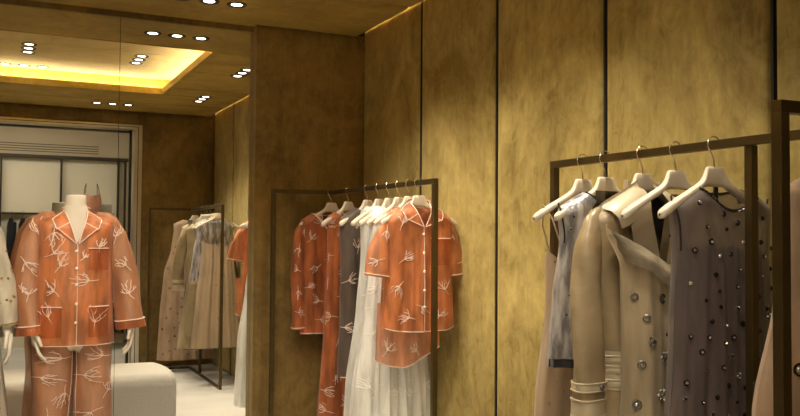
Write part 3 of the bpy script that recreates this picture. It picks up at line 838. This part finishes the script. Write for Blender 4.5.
for s in (-1, 1):
    q = 0 if s < 0 else .055
    sl = Sleeve([(s*.150, 0, -.075, .022), (s*(.205-q*.5), -.004, -.115, .036), (s*(.238-q), -.012, -.20, .046), (s*(.256-q), -.026, -.33, .050), (s*(.272-q), -.045, -.52, .050), (s*(.272-q), -.050, -.675, .050)], seed=s, folds=.006, flat=.75)
    so = sl.build(MB()).build('sleeve', TAN, t)
    cf = MB(); cf.grid(lambda u, v: sl.pos(.925+.075*v, 2*PI*u, .005), 26, 3, closeu=True)
    cf.grid(lambda u, v: sl.pos(.85+.035*v, 2*PI*u, .006), 26, 3, closeu=True)
    sl.ring(cf, .85, .0025, 0, .006); sl.ring(cf, .885, .0025, 0, .006); sl.ring(cf, .925, .003, 0, .005); sl.ring(cf, 1.0, .003, 0, .004)
    cf.build('cuff_strap', TANL, so)
    MB().disc(sl.pos(.867, PI*.4, .009), (0, -1, 0), .010, .005, 0, 14).build('cuff_button', plain('horn_button', (.12, .10, .07), .3), so)
# g4 taupe grommet dress
t = thing('grommet_dress', 'taupe dress with grommets and ruffled strap, between trench coat and dark dress', 'dress', rloc(3, -.01), -.04)
def g4_top(u, side):
    x = u*.24
    return max(-.30, -.150-.55*(x+.24))+(.0 if side < 0 else .03)
cl = Cloth([(-.14, .24, .045), (-.24, .190, .05), (-.6, .18, .06), (-1.22, .26, .085)], sw=.24, top=g4_top, folds=((4, .012, .9, .75), (9, .004, 0, .6)))
mb = MB(); cl.body(mb); beads(mb, cl, 70, (-.25, .25), (-1.2, -.32), ('ring', 'ring', 'ring', 'cluster'), rr=(.010, .015), mind=.065)
mb.build('dress_body', [TAUPE, JEWS, JEWG, plain('grommet_metal', (.30, .28, .25), .25, Metallic=.8)], t)
rf = MB()
for k in range(3):
    def rfn(u, v, k=k):
        x = -.245+.30*u; z = -.140-.55*.30*u-.010*k
        w = .060*(.85+.15*math.sin(9*u+k)); p = cl.at(x, z-w*v, -1, .014+.010*k+.012*math.sin(PI*v)+.005*math.sin(17*u+k*2)*v); return p
    rf.grid(rfn, 60, 5)
rf.build('ruffle_strap', plain('strap_satin', (.30, .25, .18), .3, .35, 24, .6), t)
# g5 plum jewelled dress
t = thing('jewelled_dress', 'sleeveless plum-grey sheer dress scattered with black and silver beads on the foreground rack', 'dress', rloc(4, .025), 0)
cl = Cloth([(0, .200, .035), (-.06, .186, .045), (-.14, .170, .055), (-.20, .168, .060), (-.45, .178, .062), (-.8, .205, .075), (-1.25, .225, .09)], nw=.092, sw=.186, nf=.062, nb=.012, npow=2.2, slope=.36,
           folds=((3, .010, 2.2, .75), (6.5, .006, .3, .7), (13, .002, 0, .5)))
mb = MB(); cl.body(mb); cl.neckline(mb, .0035, 4)
for i in range(46):
    for side in (-1, 1):
        u = (-1+2*i/45)*cl.nw/cl.sw*1.03; p = cl.pos(u, cl.ztop(max(-1, min(1, u)), side)-.004, side, .004); mb.disc(p, (0, side, .2), .0035, .003, 2, 6)
for s in (-1, 1):
    mb.tube([cl.pos(s*.985, -.045-.15*i/14, -1, 0) for i in range(15)], .003, 6, 4)
beads(mb, cl, 130, (-.22, .22), (-1.2, -.02), ('blk', 'blk', 'blk', 'star', 'dot', 'cluster'), rr=(.006, .011), mind=.042)
beads(mb, cl, 60, (-.22, .22), (-1.2, -.02), ('blk', 'dot', 'star'), side=1, rr=(.006, .010), mind=.06)
mb.build('dress_body', [PLUM, JEWS, JEWB, JEWG, BLKTRIM], t)
ln = Cloth([(0, .16, .02), (-.20, .148, .045), (-.45, .16, .05), (-.8, .185, .06), (-1.18, .21, .07)], sw=.148, top=lambda u, s_: -.235+.04*math.sin(abs(u)*PI)+.02*abs(u), folds=((3, .008, 2.2, .75),))
ln.body(MB()).build('lining', PLUMD, t)
zp = MB().box(-.007, .007, -.004, .002, -.052, -.010); zo = zp.build('zip_tab', BLKTRIM, t, smooth=False); zo.location = (0, .02, 0)
# g6 peach gown
t = thing('jewelled_gown', 'peach gown with large round jewels behind the nearest rack post, right edge of the photo', 'dress', rloc(5, -.06), 0)
cl = Cloth([(0, .155, .03), (-.12, .150, .05), (-.3, .172, .05), (-.54, .240, .06), (-.95, .275, .08), (-1.40, .295, .10)], nw=.06, sw=.152, nf=.09, folds=((4, .010, 1.9, .75), (9, .003, 0, .6)))
mb = MB(); cl.body(mb)
for side, n, q in ((-1, 110, 1), (1, 85, .6)):
    beads(mb, cl, n, (-.29, .29), (-1.36, -.03), ('ring', 'ring', 'cluster', 'dot'), side=side, rr=(.009*q, .014*q), mind=.058)
mb.build('gown_body', [PEACH, JEWS, JEWG, JEWB], t)

# ================================================================== MANNEQUINS
def skin_body(name, pts, edges, root, mat, parent):
    me = bpy.data.meshes.new(name); names = list(pts)
    me.from_pydata([pts[k][:3] for k in names], [(names.index(a), names.index(b)) for a, b in edges], [])
    me.materials.append(mat)
    o = bpy.data.objects.new(name, me); C.objects.link(o); o.parent = parent
    sk = o.modifiers.new('skin', 'SKIN'); sk.use_smooth_shade = True; sk.branch_smoothing = .6
    if not me.skin_vertices:
        bm = bmesh.new(); bm.from_mesh(me); bm.verts.layers.skin.verify(); bm.to_mesh(me); bm.free()
    for i, k in enumerate(names):
        v = me.skin_vertices[0].data[i]; r = pts[k][3]; v.radius = r if isinstance(r, tuple) else (r, r); v.use_root = (k == root)
    ss = o.modifiers.new('sub', 'SUBSURF'); ss.levels = 2; ss.render_levels = 2
    return o
def mannequin(label, loc, rz, arms):
    t = thing('mannequin', label, 'mannequin', loc, rz)
    P = {'pelvis': (0, 0, .90, (.140, .105)), 'waist': (0, .005, 1.06, (.105, .080)), 'chest': (0, 0, 1.25, (.125, .092)), 'upchest': (0, .01, 1.36, (.110, .075)),
         'neckb': (0, .018, 1.455, (.066, .062)), 'neckt': (0, .010, 1.552, (.060, .058))}
    Ed = [('pelvis', 'waist'), ('waist', 'chest'), ('chest', 'upchest'), ('upchest', 'neckb'), ('neckb', 'neckt')]
    for s, n in ((-1, 'L'), (1, 'R')):
        P['hip'+n] = (s*.088, 0, .84, (.092, .095)); P['thigh'+n] = (s*.095, -.005, .66, .074); P['knee'+n] = (s*.092, -.012, .47, .052)
        P['calf'+n] = (s*.090, .008, .33, .050); P['ankle'+n] = (s*.088, .012, .10, .031); P['heel'+n] = (s*.088, .02, .045, .034); P['toe'+n] = (s*.100, -.13, .030, (.036, .020))
        Ed += [('pelvis', 'hip'+n), ('hip'+n, 'thigh'+n), ('thigh'+n, 'knee'+n), ('knee'+n, 'calf'+n), ('calf'+n, 'ankle'+n), ('ankle'+n, 'heel'+n), ('heel'+n, 'toe'+n)]
        (ex, ey, ez), (wx, wy, wz), (hx, hy, hz) = arms[n]
        P['sh'+n] = (s*.155, .012, 1.395, .050); P['up'+n] = (s*.19+.2*(ex-s*.19), .01, 1.33, .044); P['el'+n] = (ex, ey, ez, .036); P['wr'+n] = (wx, wy, wz, (.022, .026))
        Ed += [('upchest', 'sh'+n), ('sh'+n, 'up'+n), ('up'+n, 'el'+n), ('el'+n, 'wr'+n)]
        w = Vector((wx, wy, wz)); d = Vector((hx, hy, hz)).normalized()
        side = Vector((0, -1, 0)); side = (side-d*side.dot(d)).normalized()   # palm faces the thigh, thumb forward
        inn = Vector((-s, 0, 0)); inn = (inn-d*inn.dot(d)).normalized()
        pal = w+d*.065; P['palm'+n] = (*pal, (.020, .034)); Ed.append(('wr'+n, 'palm'+n))
        for j, (off, L) in enumerate(((.027, .072), (.009, .080), (-.009, .075), (-.026, .058))):
            a = pal+d*.018+side*off; b = a+d*L*.40+side*off*.10+inn*.004; c = b+d*L*.34+inn*.012; e = c+d*L*.26+inn*.016
            for q, pt, r in ((1, a, .0095), (2, b, .0085), (3, c, .0078), (4, e, .0062)): P[f'f{j}{q}{n}'] = (*pt, r)
            Ed += [('palm'+n, f'f{j}1{n}'), (f'f{j}1{n}', f'f{j}2{n}'), (f'f{j}2{n}', f'f{j}3{n}'), (f'f{j}3{n}', f'f{j}4{n}')]
        a = w+d*.030+side*.026+inn*.006; b = a+d*.030+side*.022+inn*.008; c = b+d*.030+side*.006+inn*.006
        for q, pt, r in ((1, a, .011), (2, b, .0095), (3, c, .0075)): P[f't{q}{n}'] = (*pt, r)
        Ed += [('wr'+n, 't1'+n), ('t1'+n, 't2'+n), ('t2'+n, 't3'+n)]
    skin_body('mannequin_body', P, Ed, 'pelvis', MANN, t)
    pr = [(.060, 1.440), (.056, 1.47), (.0515, 1.50), (.0495, 1.53), (.0485, 1.550), (.046, 1.5545), (.040, 1.556), (0.0001, 1.557)]
    MB().grid(lambda u, v: Vector((pr[round(v*7)][0]*math.cos(2*PI*u), .012+pr[round(v*7)][0]*math.sin(2*PI*u), pr[round(v*7)][1])), 32, 7, closeu=True).build('neck', MANN, t)
    b = MB(); b.tube([(0, .06, 0), (0, .06, .012)], [.19, .19], 40); b.tube([(0, .06, .012), (0, .06, .60), (0, .05, .80)], .012, 10); b.build('stand', CHAMP, t)
    return t
# orange pyjama mannequin, in front of the mirror
MX, MY = .364, 4.45
armsA = {'L': ((-.215, .00, 1.13), (-.180, -.05, .905), (.15, -.15, -1)), 'R': ((.240, .00, 1.14), (.266, -.04, .925), (-.05, -.12, -1))}
t0 = mannequin('white headless mannequin wearing the orange pyjama suit in front of the mirror', (MX, MY, 0), 0, armsA)
t = thing('pyjama_shirt', 'sheer orange pyjama shirt with white piping and coral embroidery on the mannequin', 'shirt', (MX, MY, 1.470), 0)
cl = Cloth([(0, .192, .075), (-.08, .178, .118), (-.25, .172, .135), (-.45, .180, .135), (-.64, .192, .135)], nw=.062, sw=.185, nf=.15, npow=1.05, slope=.30, nb=-.01, hang=False,
           folds=((3, .006, .5, .6), (7, .003, 1, .5)))
r = random.Random(21)
sls = [(Sleeve([(-.090, .005, -.022, .030), (-.145, .005, -.050, .058), (-.180, .005, -.12, .062), (-.216, 0, -.33, .062), (-.192, -.045, -.580, .064)], seed=1, flat=.9, folds=.005), [(0, .12, .08, 1), (.02, .27, .085, 4), (0, .42, .08, 1.6)]),
       (Sleeve([(.090, .005, -.022, .030), (.145, .005, -.050, .058), (.184, .005, -.12, .062), (.240, 0, -.33, .063), (.266, -.035, -.565, .068)], seed=3, flat=.9, folds=.005), [(0, .14, .08, 2), (-.01, .29, .085, 1), (0, .43, .08, 1.4)])]
cs = [(-.105, -.10, .095, 4.9), (-.105, -.20, .10, .6), (.10, -.17, .06, 1.2), (-.02, -.335, .0, 0), (.055, -.33, .10, 2.9), (-.075, -.26, .085, .9), (.085, -.53, .10, 1.6), (-.125, -.50, .09, 1.8), (-.10, -.38, .075, 2.5), (.03, -.22, .05, 1)]
cs = [c for c in cs if c[2] > 0]
camp_shirt(t, cl, ORG, sls, r, cs, SM=ORGS, cw=.0027, pocket=(.050, -.175, .095, .105), notch=.155, buttons=(-.19, -.27, -.35, -.44, -.53))
for a, b in ((-.155, -.065), (.055, .150)):
    pk = MB(); cl.patch(pk, [(a, -.455), (b, -.455), (b, -.60), (a, -.60)], 0, off=.005); cl.line(pk, [(a, -.455), (b, -.455)], .0028, 1, off=.008); pk.build('pocket', [ORGD, PIPE], t)
for sl, _ in sls:
    cf = MB(); cf.grid(lambda u, v: sl.pos(.94+.07*v, 2*PI*u, .004), 26, 3, closeu=True); sl.ring(cf, .94, .003, 1, .005); cf.build('cuff', [ORG2, PIPE], t)
t = thing('pyjama_trousers', 'sheer orange pyjama trousers with coral embroidery on the mannequin', 'trousers', (MX, MY, .98), 0)
top = MB(); top.grid(lambda u, v: Vector(((.135+.035*v)*math.cos(2*PI*u), (.10+.02*v)*math.sin(2*PI*u), -.17*v+.06)), 36, 8, closeu=True); top.build('waist', ORGT, t)
for s in (-1, 1):
    sl = Sleeve([(s*.085, 0, -.08, .092), (s*.094, 0, -.25, .090), (s*.096, 0, -.50, .086), (s*.098, 0, -.90, .092)], seed=s*2, flat=1.05, folds=.006)
    m = MB(); sl.build(m, 0, 30, 30); sl.ring(m, .98, .003, 1)
    for (c, d) in ((-.02, .13), (.03, .22), (-.035, .30), (.01, .40), (.0, .53), (-.02, .66)): coral(m, lambda a, b: sl.at(a, -b), c, -d, .09, r.uniform(0, 6), 1, r)
    m.tube([sl.pos(v/20, PI/2+s*1.1, .002) for v in range(21)], .0018, 5, 1)
    m.build('trouser_leg', [ORGT, EMBR], t)
# cream mannequin at the left edge
LX, LY = -.190, 4.40
armsB = {'L': ((-.25, .00, 1.13), (-.262, -.03, .92), (0, -.1, -1)), 'R': ((.236, .00, 1.13), (.258, -.03, .915), (.12, -.1, -1))}
mannequin('white headless mannequin in the ivory dress at the left edge', (LX, LY, 0), 0, armsB)
t = thing('ivory_dress', 'ivory long-sleeved dress with small gold beads at the left edge of the photo', 'dress', (LX, LY, 1.470), 0)
cl = Cloth([(0, .192, .075), (-.08, .172, .118), (-.25, .160, .132), (-.40, .150, .125), (-.60, .225, .15), (-1.25, .295, .2)], nw=.07, sw=.180, nf=.05, npow=2, slope=.30, hang=False, folds=((4, .006, .5, .8), (8, .003, 1, .6)))
rn = random.Random(4)
mb = MB(); cl.body(mb)
beads(mb, cl, 90, (-.25, .25), (-1.2, -.08), ('star', 'dot'), rr=(.006, .010), mind=.05)
mb.build('dress_body', [IVORY, GOLDB, GOLDB, GOLDB], t)
for s in (-1, 1):
    ex = armsB['L' if s < 0 else 'R']
    sl = Sleeve([(s*.090, .005, -.020, .030), (s*.140, .005, -.045, .048), (s*.182, .005, -.12, .054), (ex[0][0], 0, -.34, .050), (ex[1][0], -.03, -.535, .044)], seed=s, flat=.95, folds=.005)
    m = MB(); sl.build(m); sl.ring(m, .985, .003, 1)
    for k in range(16): m.disc(sl.at(rn.uniform(-.06, .06), rn.uniform(.05, .5)), (0, -1, 0), .006, .003, 1, 6)
    m.build('sleeve', [IVORY, GOLDB], t)

# camisole on the counter's bust form
t = thing('bust_form', 'small bust form wearing a pink camisole on the counter', 'bust form', (1.04, YS+.74, 1.62), 0)
m = MB(); m.grid(lambda u, v: Vector(((.085+.02*math.sin(v*PI))*math.cos(2*PI*u)*(1 if v < .85 else 1-(v-.85)*1.5), .07*math.sin(2*PI*u),   .17*v)), 24, 12, closeu=True)
m.add([((.085)*.78*math.cos(2*PI*i/24), .07*.9*math.sin(2*PI*i/24), .17) for i in range(24)], [tuple(range(24))]); m.build('bust_body', plain('bust_linen', (.60, .40, .28), .7), t)
t = thing('camisole', 'pink camisole with thin dark straps on the bust form', 'camisole', (1.04, YS+.74, 1.62), 0)
m = MB(); m.grid(lambda u, v: Vector(((.095+.02*math.sin(v*PI))*math.cos(2*PI*u), .082*math.sin(2*PI*u), .02+(.18+.03*abs(math.cos(2*PI*u))*1.0)*v)), 32, 8, closeu=True)
m.build('camisole_body', plain('camisole_silk', (.55, .25, .16), .4), t)
for s in (-1, 1): MB().tube([(s*.085, .03, .21), (s*.080, .01, .29), (s*.06, -.01, .35), (s*.07, -.04, .20)], .004, 6).build('strap', BLACKM, t)

# ================================================================== BENCH
t = thing('upholstered_bench', 'long white boucle bench with rounded ends seen in the mirror', 'bench', (.42, 3.80, 0), 0)
def superell(hx, hy, z0, z1, rr, e=.28, nh=12):
    mb = MB(); prof = []
    for i in range(nh+1):
        a = PI/2*i/nh; prof.append((rr*(1-math.cos(a)) if 0 else 0, 0))
    lv = [(z0+rr*.4*(1-math.cos(PI/2*i/5)), -rr*.4*(1-math.sin(PI/2*i/5))) for i in range(6)] + [(z1-rr+rr*math.sin(PI/2*i/nh), -rr*(1-math.cos(PI/2*i/nh))) for i in range(nh+1)]
    R = .20; n = 96
    def cs(u, ins):
        a = 2*PI*u; c, s_ = math.cos(a), math.sin(a)
        x = math.copysign(max(0, 1), c)*0
        # rounded rectangle
        px = (hx-R)*math.copysign(min(1, abs(c)*1.6), c); py = (hy-R)*math.copysign(min(1, abs(s_)*1.6), s_)
        return (px+(R+ins)*c, py+(R+ins)*s_)
    def fn(u, v):
        z, ins = lv[round(v*(len(lv)-1))]; x, y = cs(u, ins); return (x, y, z)
    mb.grid(fn, n, len(lv)-1, closeu=True)
    mb.add([fn(i/n, 1) for i in range(n)], [tuple(range(n))]); return mb
superell(.765, .36, .05, .425, .09).build('cushion_body', BOUCLE, t)
MB().box(-.62, .62, -.26, .26, 0, .055).build('plinth', BRONZE, t, smooth=False)

# ================================================================== CAMERA, WORLD
cam = bpy.data.cameras.new('camera'); co_ = bpy.data.objects.new('camera', cam); C.objects.link(co_)
cam.sensor_width = 36; cam.lens = F/800*36; cam.clip_start = .02
co_.matrix_world = Matrix(((_R.x, _U.x, -_F.x, 0), (_R.y, _U.y, -_F.y, 0), (_R.z, _U.z, -_F.z, CAMH), (0, 0, 0, 1)))
SC.camera = co_
wo_ = bpy.data.worlds.new('world'); SC.world = wo_; wo_.use_nodes = True
wo_.node_tree.nodes['Background'].inputs[0].default_value = (1, .85, .62, 1)
wo_.node_tree.nodes['Background'].inputs[1].default_value = .02
SC.view_settings.view_transform = 'Standard'; SC.view_settings.look = 'None'; SC.view_settings.gamma = 1
SC.view_settings.use_curve_mapping = False; SC.view_settings.exposure = 0.5
SC.cycles.transparent_max_bounces = 40; SC.cycles.max_bounces = 12; SC.cycles.glossy_bounces = 6; SC.cycles.sample_clamp_indirect = 6
